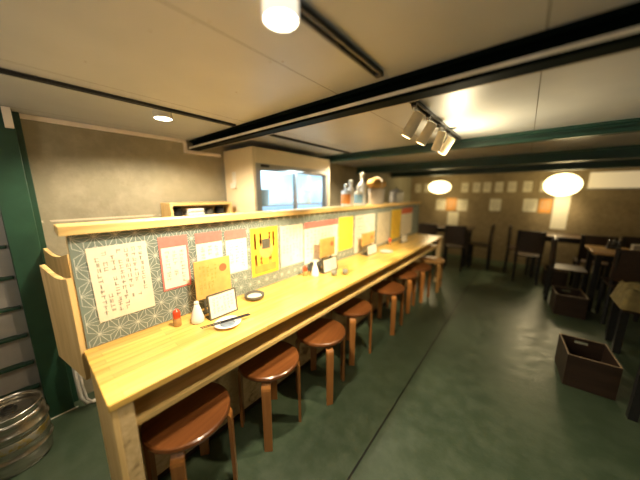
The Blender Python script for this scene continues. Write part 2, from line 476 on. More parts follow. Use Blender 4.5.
# ------------------------------------------------------------------ stools
SZ = .528
def leg_bm(ang):
    bm = B(); w = .029
    pts = []
    R0 = .212; th = .021; zb = SZ-.034
    outer = [(.07, zb), (R0-.05, zb)]
    outer = [(R0-.055+.055*math.sin(t), zb-.055+.055*math.cos(t)) for t in [0, PI/10, PI/5, 3*PI/10, 2*PI/5, PI/2]]
    outer = [(.08, zb)] + outer + [(R0+.003, 0)]
    inner = [(R0-.055+.034*math.sin(t), zb-.055+.034*math.cos(t)) for t in [0, PI/10, PI/5, 3*PI/10, 2*PI/5, PI/2]]
    inner = [(.08, zb-th)] + inner + [(R0-.016, 0)]
    poly = outer + inner[::-1]
    n = len(outer)
    v0, v1 = [], []
    for side, vs in ((-w, v0), (w, v1)):
        for r_, z_ in poly:
            sc = 1.0 if z_ > .2 else .88
            vs.append(bm.verts.new((r_, side*sc, z_)))
    N = len(poly)
    for i in range(N):
        bm.faces.new((v0[i], v0[(i+1) % N], v1[(i+1) % N], v1[i]))
    for vs in (v0, v1):
        for i in range(n-1):
            bm.faces.new((vs[i], vs[i+1], vs[N-2-i], vs[N-1-i]))
    bmesh.ops.rotate(bm, cent=(0, 0, 0), matrix=Matrix.Rotation(ang, 3, 'Z'), verts=bm.verts)
    return bm
def make_stool(seatm, legm, label):
    t = thing('bar_stool', label, 'stool', (0, 0, 0), 0, 'stools along the counter')
    obj('seat', lathe(B(), [(0, SZ-.034), (.196, SZ-.034), (.203, SZ-.028), (.206, SZ-.016), (.203, SZ-.004), (.196, SZ), (0, SZ)], 56), seatm, t, smooth=False, bevel=0)
    for i in range(4):
        obj('leg', leg_bm(PI/4+i*PI/2), legm, t, bevel=.002)
    return t
st = make_stool(M['stool'], M['stool_leg'], 'reddish brown round stool nearest the camera, at the near end of the counter')
st.location = (-1.225, .41, 0); st.rotation_euler.z = math.radians(8)
for x, y, a_, lab in ((-1.237, .95, 0, 'second reddish brown stool from the near end of the counter'),
                      (-1.180, 1.445, 14, 'third reddish brown stool from the near end, turned a little'),
                      (-1.237, 2.00, -8, 'fourth reddish brown stool from the near end of the counter'),
                      (-1.175, 2.72, 2, 'fifth reddish brown stool from the near end, its front leg catching light'),
                      (-1.237, 3.36, 5, 'sixth reddish brown stool from the near end of the counter'),
                      (-1.185, 3.86, -4, 'seventh reddish brown stool, second last under the counter')):
    dup(st, (x, y, 0), math.radians(a_), lab)
tan = make_stool(M['stool_tan'], M['stool_tan'], 'pale tan stool at the far end of the counter')
tan.location = (-1.13, 4.42, 0); tan.rotation_euler.z = math.radians(6)

# ------------------------------------------------------------------ menus on the partition
def strokes(bm, y0, y1, z0, z1, cols, rows, x, mi=0, w=.55, skip=.12, seed=1):
    rr = random.Random(seed)
    cw = (y1-y0)/cols; rh = (z1-z0)/rows
    for i in range(cols):
        n = rows - rr.randint(0, max(1, rows//3))
        for j in range(n):
            if rr.random() < skip: continue
            cy = y0+(i+.5)*cw; cz = z1-(j+.5)*rh
            ww, hh2 = cw*w/2, rh*.36
            t = max(.0012, rh*.11)
            for kk in range(3):
                if rr.random() < .5:
                    zz = cz + rr.uniform(-hh2, hh2)
                    quad(bm, [(x, cy-ww, zz-t/2), (x, cy+ww, zz-t/2), (x, cy+ww, zz+t/2), (x, cy-ww, zz+t/2)], mi)
                else:
                    yy = cy + rr.uniform(-ww, ww)
                    quad(bm, [(x, yy-t/2, cz-hh2), (x, yy+t/2, cz-hh2), (x, yy+t/2, cz+hh2), (x, yy-t/2, cz+hh2)], mi)
    return bm

def menu(y0, y1, z0, z1, label, paper, header=None, hm=None, cols=4, rows=9, ink='ink', border=None, seed=1, tilt=0):
    xx = PX+.0015
    o = thing('menu_sheet', label, 'menu', (xx, (y0+y1)/2, (z0+z1)/2), 0, 'menu sheets pinned along the partition')
    o.rotation_euler.x = tilt
    W, H = (y1-y0)/2, (z1-z0)/2
    obj('sheet', bx((0, -W, -H), (.0015, W, H)), M[paper], o)
    zt = H
    if header:
        obj('header_band', bx((.0015, -W, H-header), (.0022, W, H)), M[hm], o, label='coloured band across the top')
        zt = H-header
    if border:
        bb = B(); t = .010
        box(bb, (.0015, -W, -H), (.0022, W, -H+t)); box(bb, (.0015, -W, -H+t), (.0022, -W+t, zt)); box(bb, (.0015, W-t, -H+t), (.0022, W, zt))
        obj('border', bb, M[border], o)
    obj('writing', strokes(B(), -W+.018, W-.018, -H+.03, zt-.02, cols, rows, .0026, seed=seed), M[ink], o)
    return o
menu(.176, .425, .985, 1.375, 'large cream handwritten menu at the near end of the partition', 'paper', cols=7, rows=12, seed=2, tilt=.02)
menu(.480, .640, 1.058, 1.384, 'pink topped menu sheet next to the large cream menu', 'paper2', .065, 'pink', 3, 9, border='pink', seed=3)
menu(.690, .868, 1.058, 1.382, 'pink topped menu sheet partly behind the amber board', 'paper2', .07, 'pink', 3, 9, seed=4)
menu(.895, 1.066, 1.055, 1.376, 'pink topped menu sheet left of the yellow poster', 'paper2', .07, 'pink', 3, 9, seed=5)
# yellow poster: a plain generic stand-in for its picture
o = menu(1.103, 1.378, .975, 1.368, 'yellow and orange poster with a dark picture in its middle', 'yellow', cols=5, rows=2, ink='orange', seed=6)
bb = B(); lathe(bb, [(0, .0), (.07, 0), (.07, .001), (0, .001)], 28)
bmesh.ops.rotate(bb, cent=(0, 0, 0), matrix=Matrix.Rotation(PI/2, 3, 'Y'), verts=bb.verts)
bmesh.ops.translate(bb, vec=(.002, .01, .01), verts=bb.verts)
obj('picture', bb, M['kraft'], o); obj('title_band', bx((.0015, -.11, -.175), (.003, .11, -.11)), M['orange'], o)
obj('title_band', bx((.0015, -.03, .02), (.0045, .05, .10)), M['inkdark'], o)
menu(1.408, 1.690, .985, 1.357, 'plain cream menu sheet right of the yellow poster', 'paper', cols=6, rows=11, seed=7)
menu(1.712, 2.260, .945, 1.358, 'wide pink topped menu sheet in the middle of the partition', 'paper2', .06, 'pink', 9, 9, seed=8)
menu(2.290, 2.590, .975, 1.366, 'bright yellow slip in the middle of the partition', 'brightyellow', cols=2, rows=6, ink='orange', seed=9)
menu(2.640, 3.170, .885, 1.366, 'white menu sheet right of the bright yellow slip', 'paper2', cols=8, rows=9, seed=10)
menu(3.250, 3.690, .895, 1.366, 'greyish old menu sheet toward the far end of the partition', 'paperold', cols=7, rows=9, seed=11)
menu(3.735, 4.130, .900, 1.383, 'amber yellow poster toward the far end of the partition', 'yellow', cols=5, rows=7, ink='orange', seed=12)
menu(4.150, 4.680, .915, 1.390, 'cream menu sheet with reddish top at the far end of the partition', 'paper', .10, 'redprint', 7, 8, seed=13)

# ------------------------------------------------------------------ things on the counter
Z = CT+.0005
def shaker(x, y, label):
    o = thing('seasoning_bottle', label, 'bottle', (x, y, Z), 0, 'red capped bottles on the counter')
    obj('bottle_body', lathe(B(), [(0, 0), (.020, 0), (.022, .004), (.022, .040), (.017, .050), (.015, .054), (0, .054)], 24), M['amberglass'], o, smooth=True)
    obj('cap', lathe(B(), [(.017, .048), (.020, .052), (.020, .085), (.016, .095), (.006, .099), (.005, .106), (0, .106)], 24), M['redcap'], o, smooth=True)
    return o
sh = shaker(-1.505, .500, 'small red capped seasoning bottle nearest the end of the counter')
dup(sh, (-1.535, 1.640, Z), 0, 'small red capped seasoning bottle in the middle of the counter')
dup(sh, (-1.53, 3.55, Z), 0, 'small red capped seasoning bottle toward the far end of the counter')
def cruet(x, y, label):
    o = thing('sauce_cruet', label, 'cruet', (x, y, Z), 0, 'white sauce cruets')
    obj('cruet_body', lathe(B(), [(0, 0), (.034, 0), (.038, .006), (.037, .03), (.026, .075), (.016, .105), (.012, .118), (0, .118)], 28), M['porcelain'], o, smooth=True)
    obj('stopper', lathe(B(), [(.0125, .116), (.015, .120), (.012, .132), (0, .136)], 20), M['white'], o, smooth=True)
    return o
cr = cruet(-1.455, .596, 'white cone shaped sauce cruet beside the card stand near the camera')
dup(cr, (-1.46, 1.70, Z), 0, 'white sauce cruet in the middle of the counter')
def cardstand(x, y, yaw, label, wd=.175, h=.15):
    o = thing('card_stand', label, 'card stand', (x, y, Z), yaw, 'table card stands on the counter')
    bm = B(); Mx = Matrix.Rotation(-.12, 4, 'Y')
    box(bm, (0, -wd/2, 0), (.006, wd/2, h), 0, Mx)
    obj('card', bm, M['paper2'], o)
    fr = B()
    for a_, b_ in (((-.002, -wd/2-.008, 0), (.010, -wd/2, h+.004)), ((-.002, wd/2, 0), (.010, wd/2+.008, h+.004)), ((-.002, -wd/2, h), (.010, wd/2, h+.006))): box(fr, a_, b_, 0, Mx)
    obj('frame', fr, M['inkdark'], o)
    obj('foot', bx((-.055, -wd/2-.008, 0), (.012, wd/2+.008, .008)), M['inkdark'], o)
    w_ = strokes(B(), -wd/2+.015, wd/2-.015, .03, h-.02, 6, 5, .0075, seed=21)
    bmesh.ops.transform(w_, matrix=Mx, verts=w_.verts)
    obj('writing', w_, M['ink'], o)
    return o
def board(x, y, yaw, label, wd, z0, z1, m='kraft'):
    o = thing('menu_board', label, 'menu board', (x, y, Z), yaw, 'amber boards standing on the counter')
    obj('panel', bx((0, -wd/2, z0-CT), (.008, wd/2, z1-CT)), M[m], o, bevel=.002)
    bm = B(); box(bm, (-.010, -wd*.3, 0), (0, -wd*.3+.012, z0-CT+.05)); box(bm, (-.010, wd*.3-.012, 0), (0, wd*.3, z0-CT+.05)); box(bm, (-.045, -wd*.33, 0), (.0, wd*.33, .008))
    obj('easel', bm, M['inkdark'], o)
    bb = lathe(B(), [(0, 0), (.026, 0), (.026, .001), (0, .001)], 20)
    bmesh.ops.rotate(bb, cent=(0, 0, 0), matrix=Matrix.Rotation(PI/2, 3, 'Y'), verts=bb.verts)
    bmesh.ops.translate(bb, vec=(.0085, wd*.28, (z1-CT)-.07), verts=bb.verts)
    obj('red_mark', bb, M['redprint'], o)
    obj('writing', strokes(B(), -wd/2+.02, wd/2-.09, z0-CT+.03, z1-CT-.03, 5, 7, .0086, seed=22), M['orange'], o)
    return o
cardstand(-1.415, .745, 0, 'white table card in a dark stand in front of the amber board')
board(-1.515, .742, 0, 'amber menu board standing behind the white table card near the camera', .238, .972, 1.222)
cardstand(-1.44, 1.915, 0, 'white table card in a dark stand at the middle of the counter', .21, .13)
board(-1.51, 1.95, 0, 'amber menu board standing at the middle of the counter', .245, 1.004, 1.195)
cardstand(-1.455, 2.83, 0, 'white table card in a dark stand past the middle of the counter', .24, .12)
board(-1.515, 2.82, 0, 'amber menu board past the middle of the counter', .33, .985, 1.145)
cardstand(-1.44, 3.90, 0, 'white table card in a dark stand toward the far end of the counter', .22, .12)
o = thing('napkin_holder', 'dark napkin holder beside the middle red capped bottle', 'napkin holder', (-1.54, 1.80, Z))
obj('holder', bx((-.03, -.05, 0), (.03, .05, .11)), M['ash'], o, bevel=.006)
obj('napkins', bx((-.022, -.042, .108), (.022, .042, .118)), M['paper'], o)

def plate_bm(r, h, sx=1, sy=1):
    return lathe(B(), [(0, .0), (r*.55, 0), (r*.58, .003), (r*.97, h-.002), (r, h), (r*.96, h+.001), (r*.6, .007), (0, .006)], 40, sx=sx, sy=sy)
o = thing('serving_plate', 'small white and blue plate under a pair of chopsticks near the card stand', 'plate', (-1.285, .695, Z), .25)
obj('plate_body', plate_bm(.075, .018, 1, 1.05), M['porcelain'], o, smooth=True)
obj('blue_centre', lathe(B(), [(0, .0075), (.043, .0075), (.043, .0085), (0, .0085)], 32), M['plateblue'], o, label='blue grey glazed centre')
def chopstick(dx, label):
    a_ = Vector((-1.335+dx, .555, Z+.024)); b_ = Vector((-1.262+dx, .825, Z+.026))
    o = obj('chopstick', tube(B(), [a_, a_.lerp(b_, .5), b_], [.0028, .0038, .0045], 8), M['chop'])
    return tag(o, label, 'chopstick', 'pair of chopsticks')
chopstick(0, 'dark chopstick lying across the plate, left of its pair')
chopstick(.016, 'dark chopstick lying across the plate, right of its pair')
o = thing('ashtray', 'dark round bowl on the counter below the yellow poster', 'bowl', (-1.485, 1.03, Z))
obj('bowl_body', lathe(B(), [(0, 0), (.055, 0), (.070, .012), (.074, .030), (.070, .032), (.062, .014), (0, .010)], 36), M['ash'], o, smooth=True)
obj('liner', lathe(B(), [(0, .012), (.052, .012), (.052, .017), (0, .017)], 28), M['paper'], o)
def tumbler(x, y, label):
    o = thing('tumbler', label, 'glass', (x, y, Z), 0, 'tumblers on the counter')
    obj('glass_wall', lathe(B(), [(0, 0), (.028, 0), (.034, .075), (.031, .075), (.026, .008), (0, .008)], 24), M['glass'], o, smooth=True)
    obj('drink', lathe(B(), [(0, .009), (.0255, .009), (.0275, .045), (0, .045)], 24), M['paleitem'], o, smooth=True)
    return o
tb = tumbler(-1.33, 1.83, 'clear tumbler in front of the middle table card')
dup(tb, (-1.27, 1.93, Z), 0, 'clear tumbler right of the other in the middle of the counter')
o = thing('serving_plate', 'small dark plate on the counter toward its far end', 'plate', (-1.36, 3.05, Z))
obj('plate_body', plate_bm(.085, .016), M['porcelain'], o, smooth=True)

# ------------------------------------------------------------------ bottles and pots on the ledge
LZ = 1.4905
def ledge_bottle(name, x, y, r, h, body, label, bandm=None, capm='white', neck=.35):
    o = thing(name, label, 'bottle', (x, y, LZ), 0, 'bottles standing on the ledge')
    hb = h*.72
    obj('bottle_body', lathe(B(), [(0, 0), (r*.95, 0), (r, .005), (r, hb*.85), (r*.85, hb*.95), (r*neck, hb), (r*neck, h*.86), (0, h*.86)], 24), M[body], o, smooth=True)
    if bandm: obj('bottle_label', lathe(B(), [(r+.0006, hb*.15), (r+.0012, hb*.16), (r+.0012, hb*.74), (r+.0006, hb*.75)], 24), M[bandm], o, smooth=True)
    obj('cap', lathe(B(), [(r*neck+.001, h*.82), (r*neck+.004, h*.83), (r*neck+.004, h*.97), (r*neck*.5, h), (0, h)], 20), M[capm], o, smooth=True)
    return o
ledge_bottle('sauce_bottle', -1.64, 2.47, .055, .26, 'white', 'white bottle with an orange label, first on the ledge past the fridge', 'orangelabel', 'white')
ledge_bottle('sauce_bottle', -1.655, 2.60, .045, .31, 'white', 'plain white bottle on the ledge between the two labelled bottles', None, 'white', .5)
ledge_bottle('sauce_bottle', -1.63, 2.74, .052, .25, 'white', 'white bottle with a pale blue label on the ledge', 'bluelabel', 'white')
ledge_bottle('sauce_bottle', -1.655, 2.88, .055, .41, 'porcelain', 'tallest white bottle on the ledge', None, 'paper', .4)
o = thing('storage_tub', 'grey tub with a wrapped amber bundle on top, on the ledge right of the bottles', 'tub', (-1.645, 3.27, LZ))
obj('tub_body', lathe(B(), [(0, 0), (.065, 0), (.075, .01), (.078, .20), (.082, .20), (.082, .215), (0, .215)], 32, sy=2.6), M['paleitem'], o, smooth=False)
o = thing('wrapped_bundle', 'amber wrapped bundle resting on the grey tub on the ledge', 'bundle', (-1.645, 3.27, LZ+.2145))
bm = bmesh.new(); bmesh.ops.create_icosphere(bm, subdivisions=3, radius=1)
for v in bm.verts:
    q = v.co.copy(); n_ = 1+.08*math.sin(7*q.x+3*q.y)+.06*math.sin(9*q.z+5*q.y)
    v.co = Vector((q.x*.078*n_, q.y*.24*n_, max(q.z, -.75)*.085+.066))
obj('bundle_body', bm, M['kraft'], o, smooth=True); 
obj('tie', tube(B(), [(.081*math.cos(t), 0, .072+.085*math.sin(t)) for t in [i*PI/8 for i in range(17)]], .006), M['paper'], o)
o = thing('cooking_pot', 'round grey metal pot at the far end of the row on the ledge', 'pot', (-1.645, 3.98, LZ))
obj('pot_body', lathe(B(), [(0, 0), (.070, 0), (.079, .015), (.079, .15), (.084, .155), (.084, .16), (0, .16)], 36, sy=2.8), M['greypot'], o, smooth=False)
obj('lid', lathe(B(), [(.082, .161), (.078, .175), (.05, .21), (.02, .225), (0, .227)], 36, sy=2.8), M['greypot'], o, smooth=True)
obj('knob', lathe(B(), [(.010, .226), (.012, .24), (.018, .25), (0, .256)], 20), M['black'], o, smooth=True)

# ------------------------------------------------------------------ glass door fridge
fx0, fx1, fy0, fy1, fz = -2.60, -2.08, 1.50, 2.735, 2.085
f = thing('glass_door_fridge', 'cream upright fridge with blue lit sliding glass doors behind the counter', 'fridge', (0, 0, 0))
obj('side_panel', bx((fx0, fy0, 0), (fx1, fy0+.035, fz)), M['cream'], f, bevel=.004)
obj('side_panel', bx((fx0, fy1-.035, 0), (fx1, fy1, fz)), M['cream'], f, bevel=.004)
hp = obj('header_panel', bx((fx0, fy0+.035, 1.935), (fx1, fy1-.035, fz)), M['cream'], f, bevel=.004)
obj('base_panel', bx((fx0, fy0+.035, 0), (fx1, fy1-.035, .25)), M['cream'], f)
obj('back_lining', bx((fx0, fy0+.035, .25), (fx0+.03, fy1-.035, 1.935)), M['coolback'], f)
obj('side_lining', bx((fx0+.03, fy1-.0405, .25), (fx1-.06, fy1-.0355, 1.935)), M['coolback'], f)
obj('rivet', lathe(B(), [(0, 0), (.016, 0), (.016, .004), (0, .006)], 18), M['cream'], f).matrix_local = Matrix.Translation((fx1, fy0+.06, 2.055)) @ Matrix.Rotation(PI/2, 4, 'Y')
fr = B()
for a_, b_ in (((fx1-.05, fy0+.035, 1.885), (fx1-.008, fy1-.035, 1.935)), ((fx1-.05, fy0+.035, .25), (fx1-.008, fy1-.035, .30)),
               ((fx1-.05, fy0+.035, .30), (fx1-.008, fy0+.075, 1.885)), ((fx1-.05, fy1-.075, .30), (fx1-.008, fy1-.035, 1.885))): box(fr, a_, b_)
obj('door_frame', fr, M['winframe'], f)
for (ya, yb, dx) in ((fy0+.075, 2.125, -.02), (2.085, fy1-.075, -.040)):
    g = obj('glass_door', bx((fx1+dx-.004, ya+.03, .33), (fx1+dx, yb-.03, 1.87)), M['glass'], f)
    e = B()
    for a_, b_ in (((-.012, ya, .30), (.002, ya+.03, 1.885)), ((-.012, yb-.03, .30), (.002, yb, 1.885)), ((-.012, ya+.03, 1.865), (.002, yb-.03, 1.885)), ((-.012, ya+.03, .30), (.002, yb-.03, .33))):
        box(e, (a_[0]+fx1+dx, a_[1], a_[2]), (b_[0]+fx1+dx, b_[1], b_[2]))
    obj('door_edge', e, M['winframe'], g)
h = B(); box(h, (fx1-.01, 1.60, 1.900), (fx1+.006, 1.70, 1.925))
obj('control_dial', h, M['black'], f, bevel=.004)
for z in (.75, 1.15, 1.50):
    obj('shelf', bx((fx0+.03, fy0+.04, z), (fx1-.08, fy1-.04, z+.012)), M['winframe'], f)
hk = obj('wall_hook', bx((-2.44, fy0-.012, 1.72), (-2.38, fy0, 1.86)), M['white'], f, bevel=.004)
obj('tag_clip', bx((-2.455, fy0-.03, 1.69), (-2.365, fy0-.0125, 1.745)), M['white'], hk, bevel=.005)
def foodtub(y, z, label, m='white', r=.085, hgt=.16):
    o = thing('food_tub', label, 'tub', (-2.30, y, z+.0125), 0, 'tubs inside the fridge')
    obj('tub_body', lathe(B(), [(0, 0), (r*.85, 0), (r*.9, .005), (r, hgt), (0, hgt)], 28), M[m], o, smooth=False)
    obj('lid', lathe(B(), [(r, hgt-.01), (r+.006, hgt-.008), (r+.006, hgt+.008), (0, hgt+.010)], 28), M['porcelain'], o)
    return o
foodtub(1.76, 1.50, 'white tub behind the left glass door of the fridge')
foodtub(2.48, 1.50, 'white tub behind the right glass door of the fridge')

# ------------------------------------------------------------------ kitchen side
w = thing('kitchen_worktop', 'stainless worktop against the concrete wall behind the partition', 'worktop', (0, 0, 0))
obj('top', bx((-2.60, .45, .86), (-2.15, 1.46, .90)), M['stainless'], w, bevel=.003)
for x in (-2.57, -2.19):
    for y in (.48, 1.42):
        obj('leg', tube(B(), [(x, y, 0), (x, y, .86)], .018, 12), M['stainless'], w)
r_ = thing('wooden_rack', 'open wooden rack standing against the concrete wall, seen over the ledge', 'rack', (0, 0, 0))
rx0, rx1, ry0, ry1, rz = -2.58, -2.36, .83, 1.42, 1.552
for y in (ry0, ry1-.022): obj('side_board', bx((rx0, y, .9005), (rx1, y+.022, rz)), M['pine_z'], r_)
obj('top_board', bx((rx0, ry0+.022, rz-.022), (rx1, ry1-.022, rz)), M['pine'], r_)
for z in (.9005, 1.30): obj('shelf_board', bx((rx0, ry0+.022, z), (rx1, ry1-.022, z+.018)), M['pine'], r_)
obj('back_board', bx((rx0, ry0+.022, .9185), (rx0+.008, ry1-.022, rz-.022)), M['pine_z'], r_)
def rackitem(name, y, r, h, m, label, cat):
    o = thing(name, label, cat, (-2.46, y, 1.3185))
    obj('pot_body', lathe(B(), [(0, 0), (r*.9, 0), (r, .01), (r, h*.85), (r*.8, h*.95), (0, h)], 24), M[m], o, smooth=True)
    obj('rim', lathe(B(), [(r*.82, h*.93), (r*.86, h*.94), (r*.86, h*.99), (r*.80, h)], 24), M[m], o, smooth=True)
rackitem('dark_jar', .915, .05, .195, 'black', 'dark jar at the left inside the wooden rack', 'jar')
rackitem('dark_jar', 1.335, .05, .19, 'chop', 'dark jar at the right inside the wooden rack', 'jar')
rackitem('dark_jar', 1.215, .05, .175, 'ash', 'dark grey jar beside the white towel in the wooden rack', 'jar')
o = thing('folded_towel', 'white folded towel in the middle of the wooden rack', 'towel', (-2.46, 1.06, 1.3185))
for i in range(5): obj('fold', bx((-.085, -.078, i*.036), (.085+.004*(i % 2), .078, i*.036+.034)), M['towel'], o, bevel=.014)

# swing gate leaves at the end of the counter
def gate(name, hinge, free, z0, z1, label, dip):
    h_, f_ = Vector((*hinge, 0)), Vector((*free, 0)); d_ = f_-h_; L = d_.length
    o = thing(name, label, 'gate', (hinge[0], hinge[1], z0), math.atan2(d_.y, d_.x), 'swing gate leaves')
    n = 16; poly = [(0, 0), (L, 0)]
    for i in range(n+1):
        u = 1-i/n
        zz = z1 - dip*math.sin(PI*min(1, max(0, u)))**1.0 * (1-u*.35) + .012*u
        poly.append((u*L, zz-z0))
    bm = prism(B(), poly, 'y', -.011, .011)
    obj('leaf', bm, M['pine_z'], o, bevel=.002)
    return o
gate('swing_gate', (-1.615, .103), (-2.000, .036), .70, 1.240, 'plywood swing gate leaf fixed to the near end of the partition', .030)
gate('swing_gate', (-2.505, .074), (-2.06, .150), .70, 1.268, 'plywood swing gate leaf at the green column, behind the other leaf', .045)

# white hoses low behind the gate
o = thing('drain_hose', 'white drain hoses running down to the floor between column and counter', 'hose', (-2.45, .092, 0))
obj('hose', tube(B(), [(0, 0, .60), (0, 0, .25), (.0, .004, .10), (.0, .03, .035), (.0, .08, .02), (.0, .25, .02)], .013, 10), M['cable'], o, smooth=True)
obj('hose', tube(B(), [(.05, .02, .60), (.05, .02, .22), (.05, .03, .10), (.05, .06, .05), (.05, .25, .045)], .009, 10), M['cable'], o, smooth=True)

# ------------------------------------------------------------------ beer keg
kg = thing('beer_keg', 'steel beer keg on the floor beside the green column', 'keg', (-2.262, -.215, 0))
r0 = .148
prof = [(.0, .035), (.10, .030), (.130, .006), (.136, 0), (.141, .004), (.141, .026), (.139, .032), (.144, .042), (r0-.003, .055), (r0-.002, .082), (r0+.006, .092), (r0+.009, .100), (r0+.006, .108), (r0-.002, .118),
        (r0-.002, .150), (r0+.001, .156), (r0-.002, .162), (r0-.002, .215), (r0+.001, .221), (r0-.002, .227), (r0-.002, .238), (r0+.006, .248), (r0+.009, .256), (r0+.006, .264), (r0-.002, .274), (r0-.003, .305), (.143, .318), (.138, .326), (.134, .330)]
obj('keg_body', lathe(B(), prof + [(.115, .336), (.09, .342), (.04, .345), (0, .345)], 56), M['steel'], kg, smooth=True)
obj('label_band', lathe(B(), [(r0-.002, .164), (r0-.0012, .165), (r0-.0012, .212), (r0-.002, .213)], 56), M['keglabel'], kg, smooth=True, label='worn yellow printed band')
obj('top_chime', lathe(B(), [(.134, .328), (.137, .334), (.137, .358), (.141, .364), (.138, .371), (.130, .369), (.127, .345), (.127, .334)], 56), M['steel'], kg, smooth=True, label='raised rim with grips')
obj('valve', lathe(B(), [(.036, .343), (.036, .352), (.028, .356), (.026, .366), (.018, .366), (.018, .356), (0, .356)], 32), M['steel_dark'], kg, smooth=False)
for i in range(2):
    a_ = .6+PI*i
    bm = bx((.1225, -.04, .345), (.1265, .04, .360)); bmesh.ops.rotate(bm, cent=(0, 0, 0), matrix=Matrix.Rotation(a_, 3, 'Z'), verts=bm.verts)
    obj('grip_slot', bm, M['steel_dark'], kg)

# ------------------------------------------------------------------ crates
def crate(loc, rot, label, W=.31, D=.40, H=.29):
    o = thing('wooden_crate', label, 'crate', loc, rot, 'dark crates on the floor')
    t = .010
    obj('side_board', bx((-W/2, -D/2, 0), (-W/2+t, D/2, H-.003)), M['crate'], o)
    obj('side_board', bx((W/2-t, -D/2, 0), (W/2, D/2, H-.003)), M['crate'], o)
    obj('front_board', bx((-W/2+t, -D/2, 0), (W/2-t, -D/2+t, H-.003)), M['crate'], o)
    bk = B(); y0_, y1_ = D/2-t, D/2; a0, a1 = -.045, .045; z0_, z1_ = H-.058, H-.034
    for p0, p1 in (((-W/2+t, y0_, 0), (W/2-t, y1_, z0_)), ((-W/2+t, y0_, z1_), (W/2-t, y1_, H-.003)), ((-W/2+t, y0_, z0_), (a0, y1_, z1_)), ((a1, y0_, z0_), (W/2-t, y1_, z1_))): box(bk, p0, p1)
    obj('back_board', bk, M['crate'], o, label='end board with a hand hole')
    obj('bottom_board', bx((-W/2+t, -D/2+t, 0), (W/2-t, D/2-t, t)), M['crate'], o)
    rm = B()
    for p0, p1 in (((-W/2, -D/2), (-W/2+t, D/2)), ((W/2-t, -D/2), (W/2, D/2)), ((-W/2+t, -D/2), (W/2-t, -D/2+t)), ((-W/2+t, D/2-t), (W/2-t, D/2))): box(rm, (*p0, H-.003), (*p1, H))
    obj('rim', rm, M['crate_edge'], o, label='pale raw top edge')
    return o
cr = crate((.580, 3.01, 0), .06, 'dark open crate with a hand hole standing alone on the green floor')
dup(cr, (.625, 4.71, 0), .05, 'dark brown crate beside the nearer table')
dup(cr, (.58, 6.12, 0), .0, 'dark brown crate under the far table')

# ------------------------------------------------------------------ tables
def table(x0, x1, y0, y1, h, label, topm='tabletop'):
    cx, cy = (x0+x1)/2, (y0+y1)/2; W, D = (x1-x0)/2, (y1-y0)/2
    o = thing('dining_table', label, 'table', (cx, cy, 0), 0, 'dining tables')
    obj('tabletop', bx((-W, -D, h-.035), (W, D, h)), M[topm], o, bevel=.004)
    obj('apron', bx((-W+.06, -D+.06, h-.11), (W-.06, D-.06, h-.036)), M['black'], o)
    for sx in (-1, 1):
        for sy in (-1, 1):
            x, y = sx*(W-.07), sy*(D-.07)
            obj('leg', bx((x-.03, y-.03, 0), (x+.03, y+.03, h-.036)), M['black'], o, bevel=.004)
    return o
table(.80, 2.05, 4.88, 5.52, .86, 'wood topped table with black legs nearest on the right')
table(.20, 1.40, 6.20, 6.85, .86, 'dark table beneath the large round lamp', 'darkwood')
table(-2.0, -.85, 6.20, 6.85, .86, 'dark table beyond the end of the counter', 'darkwood')
def chair(label):
    o = thing('dining_chair', label, 'chair', (0, 0, 0), 0, 'dark chairs at the tables')
    obj('seat', bx((-.20, -.20, .50), (.20, .20, .53)), M['darkwood'], o, bevel=.008)
    obj('backrest', bx((-.20, -.205, .58), (.20, -.18, .98)), M['darkwood'], o, bevel=.008)
    for sx in (-1, 1):
        obj('leg', tube(B(), [(sx*.17, .17, 0), (sx*.17, .17, .50)], .022, 10), M['black'], o)
        obj('leg', tube(B(), [(sx*.17, -.19, 0), (sx*.17, -.175, .5), (sx*.17, -.195, .96)], .022, 10), M['black'], o)
    return o
ch = chair('dark chair tucked under the near side of the nearer right table')
ch.location = (1.12, 4.72, 0); ch.rotation_euler.z = 0
for x, y, rz, lab in ((.62, 5.22, -PI/2, 'dark chair at the left end of the nearer right table'),
                      (1.45, 5.78, PI, 'dark chair on the far side of the nearer right table, back above the tabletop'),
                      (.16, 5.98, 0, 'dark chair on the near side of the far table, left one'),
                      (.98, 5.98, 0, 'dark chair on the near side of the far table, right one'),
                      (.02, 6.55, -PI/2, 'dark chair at the left end of the far table under the big lamp'),
                      (-1.62, 5.98, 0, 'dark chair on the near side of the table beyond the counter, left one'),
                      (-1.08, 5.98, .1, 'dark chair on the near side of the table beyond the counter, right one'),
                      (-.66, 6.50, PI/2, 'dark chair at the right end of the table beyond the counter')):
    dup(ch, (x, y, 0), rz, lab)
o = thing('tissue_box', 'pale box standing on the nearer right table', 'box', (1.30, 5.28, .8605))
obj('box_body', bx((-.09, -.06, 0), (.09, .06, .09)), M['paleitem'], o, bevel=.004)
obj('box_opening', bx((-.05, -.02, .09), (.05, .02, .093)), M['paper'], o)
o = thing('condiment_stand', 'dark condiment stand on the nearer right table beside the pale box', 'condiment stand', (1.06, 5.36, .8605))
obj('stand', bx((-.07, -.05, 0), (.07, .05, .02)), M['black'], o)
for i in range(3): obj('jar', lathe(B(), [(0, .02), (.022, .02), (.022, .10), (.014, .12), (0, .125)], 16, (-.045+.045*i, 0)), M['ash'], o, smooth=True)

